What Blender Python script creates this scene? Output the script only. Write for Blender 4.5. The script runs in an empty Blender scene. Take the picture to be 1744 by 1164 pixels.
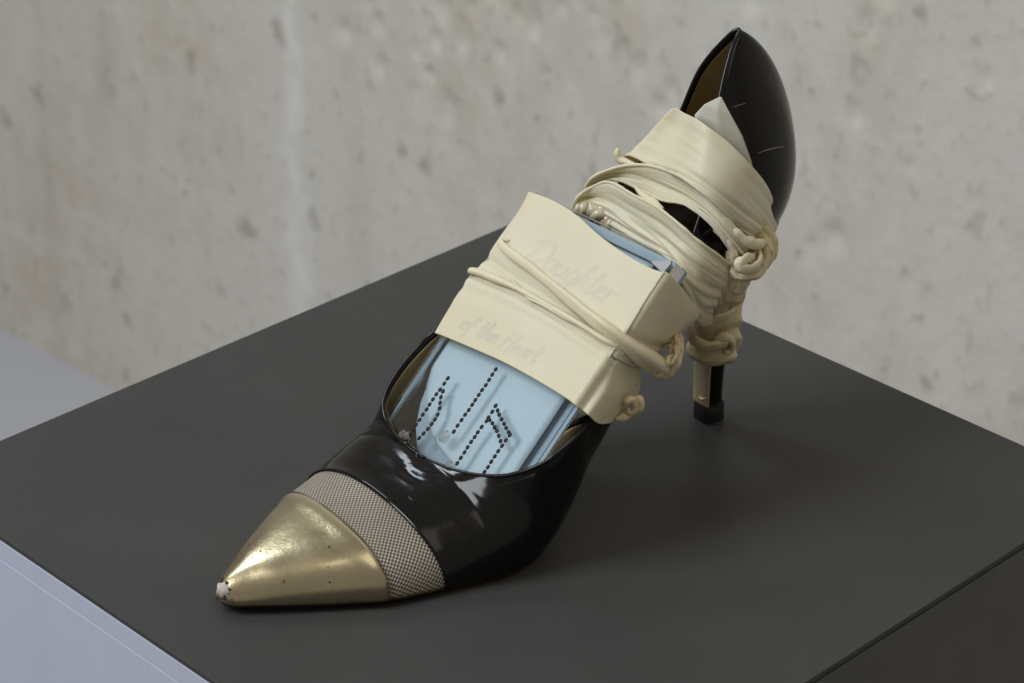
import bpy, bmesh, math, random
import numpy as np
from mathutils import Vector, Matrix, noise
random.seed(7)
S = bpy.context.scene
C = S.collection
R = math.radians
# 1 Blender unit = 100 mm.  World origin: centre of the plinth's top.
# ------------------------------------------------------------------ camera
cam = bpy.data.cameras.new('camera'); co = bpy.data.objects.new('camera', cam); C.objects.link(co)
co.location = (0.0, -7.757, 4.769); co.rotation_euler = (R(61.53), 0, 0)
cam.sensor_width = 36; cam.lens = 90.4; cam.clip_end = 500; cam.clip_start = 0.1
cam.dof.use_dof = True; cam.dof.focus_distance = 8.66; cam.dof.aperture_fstop = 2.5
S.camera = co
# ------------------------------------------------------------------ light (a gallery room lit by a tall window on the left)
w = bpy.data.worlds.new('World'); S.world = w; w.use_nodes = True
bg = w.node_tree.nodes['Background']; bg.inputs[0].default_value = (1.0, 0.94, 0.85, 1); bg.inputs[1].default_value = 0.26
def area(name, loc, target, sx, sy, power, col):
    l = bpy.data.lights.new(name, 'AREA'); l.shape = 'RECTANGLE'; l.size = sx; l.size_y = sy; l.energy = power; l.color = col
    o = bpy.data.objects.new(name, l); C.objects.link(o); o.location = loc
    o.rotation_euler = (Vector(target) - Vector(loc)).to_track_quat('-Z', 'Y').to_euler(); return o
area('window_light', (-14.5, -2.5, 16.0), (1.5, 6, 0), 9, 11, 3250, (0.92, 0.965, 1.0))
area('window_light', (-9.5, 10.5, 15.0), (-.5, -.3, 0.2), 3.2, 5.0, 720, (0.80, 0.91, 1.0))
area('overhead_fill', (6.0, -5.0, 22.0), (0, 0, 0), 13, 13, 620, (1.0, 0.91, 0.77))  # unseen warm fill, added to lift the shaded latex and plinth top
S.view_settings.view_transform = 'Standard'; S.view_settings.look = 'None'; S.view_settings.exposure = 0; S.view_settings.gamma = 1

# ------------------------------------------------------------------ material helpers
def mat(name):
    m = bpy.data.materials.new(name); m.use_nodes = True
    nt = m.node_tree; return m, nt, nt.nodes['Principled BSDF']
def N(nt, t, **kw):
    n = nt.nodes.new(t)
    for k, v in kw.items():
        if k.startswith('i_'): n.inputs[k[2:].replace('_', ' ')].default_value = v
        else: setattr(n, k, v)
    return n
def L(nt, a, b): nt.links.new(a, b)
def math_n(nt, op, a, b=None, clamp=False):
    n = nt.nodes.new('ShaderNodeMath'); n.operation = op; n.use_clamp = clamp
    for i, x in enumerate((a, b)):
        if x is None: continue
        if isinstance(x, (int, float)): n.inputs[i].default_value = x
        else: L(nt, x, n.inputs[i])
    return n.outputs[0]
def mapr(nt, x, a, b, c=0.0, d=1.0):
    n = nt.nodes.new('ShaderNodeMapRange'); L(nt, x, n.inputs[0])
    for i, v in enumerate((a, b, c, d)): n.inputs[i + 1].default_value = v
    return n.outputs[0]
def mixc(nt, f, a, b):
    n = nt.nodes.new('ShaderNodeMix'); n.data_type = 'RGBA'
    if isinstance(f, (int, float)): n.inputs[0].default_value = f
    else: L(nt, f, n.inputs[0])
    for i, x in ((6, a), (7, b)):
        if isinstance(x, tuple): n.inputs[i].default_value = (*x, 1)
        else: L(nt, x, n.inputs[i])
    return n.outputs[2]
def nz(nt, vec, scale, detail=3, rough=0.55, stretch=None):
    if stretch:
        mp = nt.nodes.new('ShaderNodeMapping'); mp.inputs['Scale'].default_value = stretch; L(nt, vec, mp.inputs[0]); vec = mp.outputs[0]
    n = nt.nodes.new('ShaderNodeTexNoise'); n.inputs['Scale'].default_value = scale; n.inputs['Detail'].default_value = detail
    n.inputs['Roughness'].default_value = rough; L(nt, vec, n.inputs['Vector']); return n.outputs['Fac']
def objc(nt): return nt.nodes.new('ShaderNodeTexCoord').outputs['Object']
def uvc(nt): return nt.nodes.new('ShaderNodeTexCoord').outputs['UV']
def bump(nt, h, strength, dist, bs):
    b = nt.nodes.new('ShaderNodeBump'); b.inputs['Strength'].default_value = strength; b.inputs['Distance'].default_value = dist
    L(nt, h, b.inputs['Height']); L(nt, b.outputs[0], bs.inputs['Normal']); return b

# black patent leather with faint scuffs
def m_patent():
    m, nt, b = mat('black_patent'); o = objc(nt)
    n1 = nz(nt, o, 2.2, 2); n2 = nz(nt, o, 9, 3)
    L(nt, mixc(nt, mapr(nt, n2, .55, .75), (.006, .0058, .0055), (.014, .012, .0105)), b.inputs['Base Color'])
    L(nt, mapr(nt, n1, .35, .7, .07, .17), b.inputs['Roughness']); b.inputs['Specular IOR Level'].default_value = .31
    h = math_n(nt, 'ADD', n1, math_n(nt, 'MULTIPLY', nz(nt, o, 60, 2), .02)); bump(nt, h, .16, .03, b)
    return m
PATENT = m_patent()
def m_gold(name, base, dark, rough, met=1.0):
    m, nt, b = mat(name); o = objc(nt)
    n = nz(nt, o, 7, 5, .65); n2 = nz(nt, o, 40, 3)
    sp = mapr(nt, nz(nt, o, 24, 2), .74, .80)
    c = mixc(nt, mapr(nt, n, .4, .75), base, tuple(.8 * x for x in base)); c = mixc(nt, sp, c, dark)
    L(nt, c, b.inputs['Base Color']); b.inputs['Metallic'].default_value = met
    L(nt, math_n(nt, 'ADD', mapr(nt, n, .3, .8, rough - .06, rough + .14), math_n(nt, 'MULTIPLY', sp, .3)), b.inputs['Roughness'])
    bump(nt, math_n(nt, 'ADD', n, math_n(nt, 'MULTIPLY', n2, .25)), .08, .02, b); return m
GOLD = m_gold('gold_foil_leather', (.56, .47, .285), (.12, .09, .05), .25)
GOLDB = m_gold('gold_heel_cover', (.62, .52, .33), (.14, .10, .05), .35, .35)
GOLDEDGE = m_gold('gold_edge', (.16, .12, .065), (.03, .025, .015), .45)
_cb = GOLD.node_tree.nodes['Principled BSDF']; _cb.inputs['Coat Weight'].default_value = 1.0; _cb.inputs['Coat Roughness'].default_value = .1; _cb.inputs['Coat IOR'].default_value = 1.7
LINING = m_gold('gold_lining', (.55, .43, .24), (.06, .045, .03), .42, .5)
def m_weave():
    m, nt, b = mat('woven_mesh'); uv = uvc(nt)
    sep = N(nt, 'ShaderNodeSeparateXYZ'); L(nt, uv, sep.inputs[0])
    k = 2 * math.pi / .165
    sx = math_n(nt, 'SINE', math_n(nt, 'MULTIPLY', sep.outputs[0], k)); sy = math_n(nt, 'SINE', math_n(nt, 'MULTIPLY', sep.outputs[1], k))
    pr = math_n(nt, 'MULTIPLY', sx, sy); h = mapr(nt, pr, -.75, .55)
    n = nz(nt, objc(nt), 6, 3)
    thr = mixc(nt, mapr(nt, n, .3, .7), (.46, .41, .33), (.56, .51, .42))
    L(nt, mixc(nt, h, (.15, .13, .105), thr), b.inputs['Base Color']); b.inputs['Roughness'].default_value = .5
    b.inputs['Metallic'].default_value = .25
    bump(nt, h, .6, .03, b); return m
WEAVE = m_weave()
def m_latex(name, c1, c2, c3, rough=.42, crinkle=False, ink=False):
    m, nt, b = mat(name); o = objc(nt)
    n = nz(nt, o, 1.6, 3); n2 = nz(nt, o, 5, 4); n3 = nz(nt, o, 90, 2)
    c = mixc(nt, mapr(nt, n, .35, .68), c1, c2); c = mixc(nt, mapr(nt, n2, .6, .8, 0, .35), c, c3)
    if ink:
        at = nt.nodes.new('ShaderNodeAttribute'); at.attribute_name = 'ink'; c = mixc(nt, math_n(nt, 'MULTIPLY', at.outputs['Fac'], mapr(nt, n2,   .35, .6, .16, .34)), c, (.35, .355, .39))
    L(nt, c, b.inputs['Base Color']); L(nt, mapr(nt, n, .3, .7, rough, rough + .16), b.inputs['Roughness'])
    b.inputs['Subsurface Weight'].default_value = .25; b.inputs['Subsurface Radius'].default_value = (.06, .042, .02); b.inputs['Subsurface Scale'].default_value = .6
    b.inputs['Specular IOR Level'].default_value = .4
    h = math_n(nt, 'ADD', math_n(nt, 'MULTIPLY', n2, .5), math_n(nt, 'MULTIPLY', n3, .06))
    if crinkle: h = math_n(nt, 'ADD', h, math_n(nt, 'MULTIPLY', math_n(nt, 'ABSOLUTE', math_n(nt, 'SUBTRACT', nz(nt, o, 8, 3, .55, (1, 1, 2.2)), .5)), -1.3))
    bump(nt, h, .4 if crinkle else .3, .03, b); return m
LATEX = m_latex('cream_latex', (.70, .64, .475), (.68, .595, .405), (.61, .495, .30), ink=True)
LATEXB = m_latex('yellowed_latex', (.66, .565, .365), (.62, .505, .30), (.52, .40, .21), .36, True)
PAPER = m_latex('cream_paper', (.60, .56, .46), (.58, .535, .43), (.54, .49, .38), .7)
def plain(name, col, rough, met=0.0, spec=.5, ns=0.0, sc=12, bs=0.0):
    m, nt, b = mat(name); n = nz(nt, objc(nt), sc, 4)
    L(nt, mixc(nt, mapr(nt, n, .3, .7), tuple(x * (1 - ns) for x in col), tuple(min(1, x * (1 + ns)) for x in col)), b.inputs['Base Color'])
    b.inputs['Roughness'].default_value = rough; b.inputs['Metallic'].default_value = met; b.inputs['Specular IOR Level'].default_value = spec
    if bs: bump(nt, n, bs, .02, b)
    return m
BLACKRUB = plain('black_heel_rubber', (.012, .011, .01), .45, ns=.3)
SOLEM = plain('dark_sole', (.035, .028, .022), .55, ns=.3)
BLUETRAY = plain('blue_plastic', (.27, .37, .44), .3, ns=.08, sc=4)
BLUECARD = plain('pale_blue_card', (.49, .615, .685), .55, ns=.05, sc=2)
BLUEDARK = plain('deep_blue_rim', (.17, .29, .38), .3, ns=.1, sc=4)
LINEM = plain('dark_groove', (.03, .045, .06), .6, ns=.1)
HINGE = plain('grey_hinge', (.33, .34, .33), .35, ns=.1)
BEADM = plain('black_bead', (.012, .010, .009), .45, spec=.2, ns=.2)
SCUFF = plain('bare_toe_scuff', (.50, .45, .42), .8, ns=.22, sc=9, bs=.5)
FLAKE = plain('dark_flake', (.03, .026, .024), .7, ns=.3)
PADM = plain('shaded_pad', (.022, .017, .013), .6, ns=.25)
SCRATCH = plain('pale_scratch', (.22, .20, .18), .6, ns=.2)
def m_clear():
    m, nt, b = mat('clear_lid'); nt.nodes.remove(b); out = nt.nodes['Material Output']
    tr = N(nt, 'ShaderNodeBsdfTransparent'); tr.inputs[0].default_value = (.97, .98, .985, 1)
    gl = N(nt, 'ShaderNodeBsdfGlossy'); gl.inputs['Roughness'].default_value = .08; gl.inputs[0].default_value = (1, 1, 1, 1)
    fr = N(nt, 'ShaderNodeFresnel'); fr.inputs[0].default_value = 1.35
    mx = N(nt, 'ShaderNodeMixShader'); L(nt, fr.outputs[0], mx.inputs[0]); L(nt, tr.outputs[0], mx.inputs[1]); L(nt, gl.outputs[0], mx.inputs[2])
    L(nt, mx.outputs[0], out.inputs[0]); return m
CLEAR = m_clear()
def m_gem():
    m, nt, b = mat('clear_gem'); nt.nodes.remove(b); out = nt.nodes['Material Output']
    tr = N(nt, 'ShaderNodeBsdfTransparent'); tr.inputs[0].default_value = (.93, .95, .96, 1); gl = N(nt, 'ShaderNodeBsdfGlossy'); gl.inputs['Roughness'].default_value = .04
    mx = N(nt, 'ShaderNodeMixShader'); mx.inputs[0].default_value = .5; L(nt, tr.outputs[0], mx.inputs[1]); L(nt, gl.outputs[0], mx.inputs[2]); L(nt, mx.outputs[0], out.inputs[0]); return m
GEM = m_gem()
def m_glue():
    m, nt, b = mat('dried_glue'); b.inputs['Base Color'].default_value = (.66, .58, .41, 1); b.inputs['Roughness'].default_value = .12
    b.inputs['Transmission Weight'].default_value = .15; b.inputs['Coat Weight'].default_value = .4; return m
GLUE = m_glue()
def m_ghost(name, alpha):
    m, nt, b = mat(name); nt.nodes.remove(b); out = nt.nodes['Material Output']
    tr = N(nt, 'ShaderNodeBsdfTransparent'); df = N(nt, 'ShaderNodeBsdfDiffuse'); df.inputs[0].default_value = (.36, .36, .38, 1)
    f = mapr(nt, nz(nt, objc(nt), 14, 3), .3, .7, alpha * .45, alpha * 1.4)
    mx = N(nt, 'ShaderNodeMixShader'); L(nt, f, mx.inputs[0]); L(nt, tr.outputs[0], mx.inputs[1]); L(nt, df.outputs[0], mx.inputs[2])
    L(nt, mx.outputs[0], out.inputs[0]); return m
GHOST = m_ghost('faded_ink', .06); GHOSTW = m_ghost('faded_ink_halo', .055)

# ------------------------------------------------------------------ mesh helpers (coordinates in mm, shoe frame)
YAW = R(37.05); ORG = Vector((-.9275, -.802, 0))
def thing(name, label, cat, base=(0, 0, 0), group=None, shoe=True):
    o = bpy.data.objects.new(name, None); C.objects.link(o); o.empty_display_size = .2
    if shoe:
        o.location = ORG + Matrix.Rotation(YAW, 3, 'Z') @ (Vector(base) * .01); o.rotation_euler = (0, 0, YAW)
    else: o.location = base
    o['label'] = label; o['category'] = cat; o['base'] = base
    if group: o['group'] = group
    return o
def link(name, me, parent, mats, smooth=True, root=None, label=None):
    o = bpy.data.objects.new(name, me); C.objects.link(o); o.parent = parent
    for m in (mats if isinstance(mats, (list, tuple)) else [mats]): me.materials.append(m)
    if smooth:
        for p in me.polygons: p.use_smooth = True
    if label: o['label'] = label
    return o
def base_of(parent):
    while parent.parent: parent = parent.parent
    return Vector(parent['base'])
def make(name, verts, faces, parent, m, smooth=True, uvs=None, label=None, midx=None):
    b = base_of(parent)
    me = bpy.data.meshes.new(name); me.from_pydata([tuple((Vector(v) - b) * .01) for v in verts], [], faces); me.update()
    o = link(name, me, parent, m, smooth, label=label)
    if uvs is not None:
        ul = me.uv_layers.new(name='UVMap')
        for lp in me.loops: ul.data[lp.index].uv = uvs[lp.vertex_index]
    if midx:
        for p, i in zip(me.polygons, midx): p.material_index = i
    return o
def cr(P, u):                                   # Catmull-Rom through rows of P at parameter u
    n = len(P) - 1; i = min(int(u), n - 1); t = u - i
    p0 = P[max(i - 1, 0)] if i > 0 else 2 * P[0] - P[1]; p1 = P[i]; p2 = P[i + 1]
    p3 = P[i + 2] if i + 2 <= n else 2 * P[n] - P[n - 1]
    return .5 * (2 * p1 + (p2 - p0) * t + (2 * p0 - 5 * p1 + 4 * p2 - p3) * t * t + (3 * p1 - p0 - 3 * p2 + p3) * t ** 3)
def spline(P, k):
    P = [np.array(p, float) for p in P]
    return [cr(P, j / k) for j in range((len(P) - 1) * k + 1)]
def grid_faces(nr, nc, flip=False, closed=False):
    f = []
    for r in range(nr - 1):
        for c in range(nc - 1 if not closed else nc):
            d = (c + 1) % nc
            q = (r * nc + c, r * nc + d, (r + 1) * nc + d, (r + 1) * nc + c)
            f.append(q[::-1] if flip else q)
    return f
def tube_data(path, radii, k=6, ns=14, lump=0.0, lf=.35, flat=1.0, groove=0, twist=0.0, seed=0):
    P = spline(path, k); rr = np.interp(np.linspace(0, 1, len(P)), np.linspace(0, 1, len(radii)), radii) if len(radii) > 1 else [radii[0]] * len(P)
    V = []; up = np.array([.13, .2, .97]); n = len(P)
    for i in range(n):
        t = P[min(i + 1, n - 1)] - P[max(i - 1, 0)]; t = t / (np.linalg.norm(t) + 1e-9)
        s = np.cross(t, up); s /= np.linalg.norm(s) + 1e-9; u = np.cross(s, t); up = u
        for j in range(ns):
            a = 2 * math.pi * j / ns
            r = max(rr[i], .05)
            if groove: r *= 1 + .16 * math.sin(groove * a + twist * i) * (1 + .5 * math.sin(1.7 * a + i * .13))
            d = s * math.cos(a) * r + u * math.sin(a) * r * flat
            if lump:
                q = P[i] + d; d = d * (1 + lump * noise.noise(Vector(q) * lf + Vector((seed * 7.1, 3, 1))))
            V.append(tuple(P[i] + d))
    F = grid_faces(n, ns, closed=True)
    F.append(tuple(range(ns - 1, -1, -1))); F.append(tuple(range((n - 1) * ns, n * ns)))
    return V, F
def tube(name, path, radii, parent, m, label=None, **kw):
    V, F = tube_data(path, radii, **kw); return make(name, V, F, parent, m, label=label)
def rope(name, path, R_, parent, m, n=4, twist=.6, seed=0, label=None, k=8):
    """n flattened strips of latex wound round one another along a path"""
    P = spline(path, k); N_ = len(P); Rr = np.interp(np.linspace(0, 1, N_), np.linspace(0, 1, len(R_)), R_)
    rg_ = random.Random(seed); V, F = [], []; up = np.array([.2, .3, .93])
    fr_ = []
    for i in range(N_):
        t = P[min(i + 1, N_ - 1)] - P[max(i - 1, 0)]; t = t / (np.linalg.norm(t) + 1e-9); a = np.cross(t, up); a /= np.linalg.norm(a) + 1e-9; up = np.cross(a, t); fr_.append((a, up))
    for q in range(n):
        ph = 2 * math.pi * q / n + rg_.uniform(-.3, .3); tw = twist * rg_.uniform(.8, 1.25); pts, rad = [], []
        for i in range(0, N_, 2):
            ang = ph + tw * i / k * 2.2 + .5 * noise.noise(Vector((q, i * .2, seed))); a, u = fr_[i]; rr = Rr[i] * (.55 + .2 * noise.noise(Vector((i * .15, q * 3.1, seed))))
            pts.append(P[i] + (a * math.cos(ang) + u * math.sin(ang)) * rr); rad.append(Rr[i] * rg_.uniform(.5, .62) * (3.0 / max(3, n)) ** .5)
        v, f = tube_data(pts, rad, k=4, ns=12, lump=.22, lf=.4, flat=rg_.choice((.5, .7, 1.5, 1.9)), seed=seed + q); o_ = len(V); V += v; F += [tuple(o_ + x for x in g) for g in f]
    return make(name, V, F, parent, m, label=label)
def lin(P, k):
    P = [np.array(p, float) for p in P]
    return [P[min(j // k, len(P) - 2)] * (1 - (j / k - min(j // k, len(P) - 2))) + P[min(j // k, len(P) - 2) + 1] * (j / k - min(j // k, len(P) - 2)) for j in range((len(P) - 1) * k + 1)]
def sheet(name, rows, parent, m, k=7, straight=False, wr=0.0, wf=.12, wdir=None, thick=.5, hem=None, label=None, seed=0, folds=None, ink=None, gather=0):
    """smooth stretched sheet through a net of points; wr = wrinkle depth in mm; hem = {'top':r,'bottom':r,...}"""
    G = np.array([[np.array(p, float) for p in r] for r in rows])
    nr, nc = G.shape[:2]
    f = lin if straight else spline
    A = np.array([f(list(G[i]), k) for i in range(nr)])
    B = np.array([f(list(A[:, j]), k) for j in range(A.shape[1])]).transpose(1, 0, 2)
    nr2, nc2 = B.shape[:2]
    du = np.gradient(B, axis=1); dv = np.gradient(B, axis=0); Nn = np.cross(du, dv); Nn /= (np.linalg.norm(Nn, axis=2, keepdims=True) + 1e-9)
    if wr or folds or gather:
        for i in range(nr2):
            for j in range(nc2):
                s = i / (nr2 - 1); t = j / (nc2 - 1); d = 0
                if wr:
                    # wrinkles run along the stretch (columns), so vary quickly across rows
                    d += wr * noise.noise(Vector((t * 2.2 + seed, s * 9 * wf / .12, seed * 3.3))) + wr * .5 * noise.noise(Vector((t * 4 + seed, s * 21 * wf / .12 + 1.5 * t, 4.4)))
                if gather:      # creases that fan out from the knot
                    d += gather * t ** 1.6 * (1 - abs(noise.noise(Vector((t * 1.3 + seed, s * 7 + .8 * t, seed * 1.7)))) * 3.2) * .5 + gather * .35 * t ** 2 * noise.noise(Vector((t * 2.5, s * 22 + seed, 3.1)))
                if folds:
                    for (s0, s1, wd, hh) in folds:
                        c = s0 + (s1 - s0) * t; d += hh * math.exp(-((s - c) / wd) ** 2)
                B[i, j] += Nn[i, j] * d
    V = [tuple(v) for v in B.reshape(-1, 3)]; F = grid_faces(nr2, nc2)
    off = len(V)
    edges = {'top': B[0], 'bottom': B[-1], 'left': B[:, 0], 'right': B[:, -1]}
    uv = None
    o = make(name, V, F, parent, m, label=label)
    if ink:                                   # faded print: how much ink each point of the latex holds
        W = B.reshape(-1, 3) - BO; A_ = W @ bw; B_ = W @ bl; C_ = W @ bn; val = np.zeros(len(A_))
        for q0, q1, hw in ink:
            e = q1 - q0; tt = np.clip(((A_ - q0[0]) * e[0] + (B_ - q0[1]) * e[1]) / (e @ e + 1e-9), 0, 1)
            dd = np.hypot(A_ - q0[0] - tt * e[0], B_ - q0[1] - tt * e[1]); val = np.maximum(val, np.clip(1.25 - dd / (1.45 * hw), 0, 1) ** 1.3)
        val[C_ < -.5] = 0
        at = o.data.attributes.new('ink', 'FLOAT', 'POINT'); at.data.foreach_set('value', val.astype(np.float32))
    md = o.modifiers.new('thickness', 'SOLIDIFY'); md.thickness = thick * .01; md.offset = 0
    for e, r in (hem or {}).items():
        pts = edges[e][::2]
        tube(name + '_hem' if False else 'rolled_hem', pts, [r], o, m, k=2, ns=8, lump=.35, lf=.25, seed=seed)
    return o
def box_data(o, ax, ay, az, x0, x1, y0, y1, z0, z1, bev=0.0):
    bm = bmesh.new(); bmesh.ops.create_cube(bm, size=1)
    for v in bm.verts: v.co = Vector(((x0 + x1) / 2 + v.co.x * (x1 - x0), (y0 + y1) / 2 + v.co.y * (y1 - y0), (z0 + z1) / 2 + v.co.z * (z1 - z0)))
    if bev: bmesh.ops.bevel(bm, geom=list(bm.edges), offset=bev, segments=3, profile=.6, affect='EDGES')
    bmesh.ops.recalc_face_normals(bm, faces=bm.faces)
    bm.verts.ensure_lookup_table()
    V = [tuple(np.array(o) + np.array(ax) * v.co.x + np.array(ay) * v.co.y + np.array(az) * v.co.z) for v in bm.verts]
    F = [tuple(v.index for v in f.verts) for f in bm.faces]; bm.free(); return V, F

# ================================================================== SETTING: floor, wall, plinth
def m_floor():
    m, nt, b = mat('pale_floor'); o = objc(nt)
    L(nt, mixc(nt, nz(nt, o, .6, 4), (.50, .52, .58), (.56, .58, .63)), b.inputs['Base Color']); b.inputs['Roughness'].default_value = .5; return m
me = bpy.data.meshes.new('floor'); me.from_pydata([(-120, -120, -10), (120, -120, -10), (120, 120, -10), (-120, 120, -10)], [], [(0, 1, 2, 3)])
fl = bpy.data.objects.new('floor', me); C.objects.link(fl); me.materials.append(m_floor()); fl['kind'] = 'structure'
fl['label'] = 'pale bluish grey smooth floor behind the plinth'

def m_concrete():
    m, nt, b = mat('raw_concrete'); o = objc(nt)
    big = nz(nt, o, .32, 4, .55, (1, 1, .5)); mid = nz(nt, o, 2.2, 4, .62, (1, 1, .8)); fine = nz(nt, o, 6.5, 4, .62, (1, 1, .8)); strk = nz(nt, o, 1.3, 3, .5, (1, 1, .1))
    c = mixc(nt, mapr(nt, big, .38, .6), (.60, .54, .45), (.66, .635, .58))
    c = mixc(nt, mapr(nt, mid, .42, .64, 0, .8), c, (.70, .66, .60))
    c = mixc(nt, mapr(nt, strk, .56, .74, 0, .2), c, (.38, .34, .28))
    c = mixc(nt, mapr(nt, strk, .48, .3, 0, .35), c, (.68, .66, .61))
    c = mixc(nt, mapr(nt, fine, .57, .72, 0, .6), c, (.34, .295, .235))
    v = N(nt, 'ShaderNodeTexVoronoi'); v.inputs['Scale'].default_value = 1.5
    mp = N(nt, 'ShaderNodeMapping'); mp.inputs['Scale'].default_value = (1, 1, .75); L(nt, o, mp.inputs[0])
    wob = N(nt, 'ShaderNodeVectorMath', operation='ADD'); nzc = N(nt, 'ShaderNodeTexNoise'); nzc.inputs['Scale'].default_value = 2.5; L(nt, o, nzc.inputs['Vector'])
    L(nt, mp.outputs[0], wob.inputs[0]); sc = N(nt, 'ShaderNodeVectorMath', operation='SCALE'); sc.inputs['Scale'].default_value = .5; L(nt, nzc.outputs['Color'], sc.inputs[0]); L(nt, sc.outputs[0], wob.inputs[1]); L(nt, wob.outputs[0], v.inputs['Vector'])
    c = mixc(nt, mapr(nt, v.outputs['Distance'], .2, .06, 0, .5), c, (.25, .215, .175))
    # a pale lime run down the wall
    sep = N(nt, 'ShaderNodeSeparateXYZ'); L(nt, o, sep.inputs[0])
    wv = math_n(nt, 'MULTIPLY', math_n(nt, 'SUBTRACT', nz(nt, o, .9, 2), .5), .8)
    dx = math_n(nt, 'ABSOLUTE', math_n(nt, 'ADD', math_n(nt, 'SUBTRACT', sep.outputs[0], STREAK), wv))
    c = mixc(nt, math_n(nt, 'MULTIPLY', mapr(nt, dx, .2, .03, 0, .8), mapr(nt, mid, .3, .55, .35, 1)), c, (.80, .78, .73))
    L(nt, c, b.inputs['Base Color']); b.inputs['Roughness'].default_value = .85; bump(nt, fine, .35, .06, b); return m
STREAK = 5.55
# wall mesh: x along the wall, z up, pits pressed in
wx, wy = .7258, -.6881
xs = np.concatenate([np.linspace(-60, 0, 20)[:-1], np.arange(0, 17, .045), np.linspace(17, 45, 12)])
zs = np.concatenate([np.linspace(-10, -4.8, 40)[:-1], np.arange(-4.8, 6.4, .05), np.linspace(6.4, 26, 10)])
XX, ZZ = np.meshgrid(xs, zs); D = np.zeros_like(XX); rg = np.random.default_rng(5)
for _ in range(520):
    px, pz, r = rg.uniform(0, 17), rg.uniform(-4.8, 6.4), rg.gamma(2.0, .016) + .045
    e = rg.uniform(1, 1.9); i0 = np.abs(xs - px) < r * 3; j0 = np.abs(zs - pz) < r * 5
    sub = np.ix_(j0, i0); q = ((XX[sub] - px) / r) ** 2 + ((ZZ[sub] - pz) / (r * e)) ** 2
    D[sub] = np.maximum(D[sub], min(.05, r * .6) * np.exp(-q ** 1.5))
me = bpy.data.meshes.new('concrete_wall')
V = np.stack([XX, D, ZZ + 10], -1).reshape(-1, 3)       # local y+ = into the wall
me.from_pydata(V.tolist(), [], grid_faces(len(zs), len(xs)))
wl = bpy.data.objects.new('concrete_wall', me); C.objects.link(wl); me.materials.append(m_concrete())
for p in me.polygons: p.use_smooth = True
wl.location = (-6.22, 19.81, -10); wl.rotation_euler = (0, 0, math.atan2(wy, wx))
wl['label'] = 'raw grey concrete wall with pits and pale vertical streaks behind the plinth'; wl['category'] = 'wall'

def m_top():
    m, nt, b = mat('dark_laminate'); o = objc(nt)
    n = nz(nt, o, 1.3, 4, .6); g = nz(nt, o, 3, 4, .6, (1, 14, 1)); sp = nz(nt, o, 46, 2)
    c = mixc(nt, mapr(nt, n, .3, .7), (.050, .0497, .0495), (.059, .0586, .058)); c = mixc(nt, mapr(nt, g, .5, .75, 0, .5), c, (.048, .048, .0485))
    c = mixc(nt, mapr(nt, sp, .735, .78, 0, .4), c, (.13, .125, .115))
    L(nt, c, b.inputs['Base Color']); L(nt, mapr(nt, n, .3, .7, .40, .48), b.inputs['Roughness']); b.inputs['Specular IOR Level'].default_value = .1
    bump(nt, g, .04, .02, b); return m
TOPM = m_top()
SIDEM = plain('lightened_laminate', (.088, .088, .088), .5, spec=.25, ns=.1, sc=3)  # the top's laminate, base lightened to stand in for light on this side
def m_pale():
    m, nt, b = mat('pale_painted_board'); o = objc(nt)
    n = nz(nt, o, 2, 4); g = nz(nt, o, 10, 3, .6, (1, 1, .08))
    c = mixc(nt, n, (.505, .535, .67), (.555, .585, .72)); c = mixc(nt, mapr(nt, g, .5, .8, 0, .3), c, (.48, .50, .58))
    L(nt, c, b.inputs['Base Color']); b.inputs['Roughness'].default_value = .6; bump(nt, g, .08, .02, b); return m
PALE = m_pale()
pl = thing('plinth', 'square display plinth with matt dark grey top and one pale bluish side', 'plinth', (0, 0, -10), shoe=False)
pl.rotation_euler = (0, 0, R(44.23)); pl['base'] = (0, 0, 0)
def pbox(name, x0, x1, y0, y1, z0, z1, m, bev=0.0, label=None):
    V, F = box_data((0, 0, 0), (1, 0, 0), (0, 1, 0), (0, 0, 1), x0, x1, y0, y1, z0, z1, bev)
    me = bpy.data.meshes.new(name); me.from_pydata([(a, b_, c + 10) for a, b_, c in V], [], F); return link(name, me, pl, m, False, label=label)
h = 1.5   # local -x faces the left front, local -y the right front
pbox('top_panel', -h, h, -h, h, -.02, 0, TOPM, .004, 'matt dark grey top sheet')
pbox('core', -h + .06, h - .06, -h + .06, h - .06, -9.99, -.021, BLACKRUB)
pbox('edge_strip', -h + .001, -h + .058, -h + .06, h - .003, -.105, -.022, PALE, .006, 'pale edge strip below the dark top')
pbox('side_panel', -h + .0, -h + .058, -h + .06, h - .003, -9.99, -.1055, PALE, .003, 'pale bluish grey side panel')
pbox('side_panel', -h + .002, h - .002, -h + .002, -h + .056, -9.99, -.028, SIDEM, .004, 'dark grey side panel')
pbox('side_panel', h - .057, h - .002, -h + .06, h - .06, -9.99, -.024, PALE, .004)
pbox('side_panel', -h + .06, h - .003, h - .057, h - .002, -9.99, -.024, PALE, .004)

# ================================================================== SHOE
shoe = thing('stiletto_shoe', 'black patent pointed stiletto shoe with gold toe cap and woven band', 'shoe')
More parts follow.
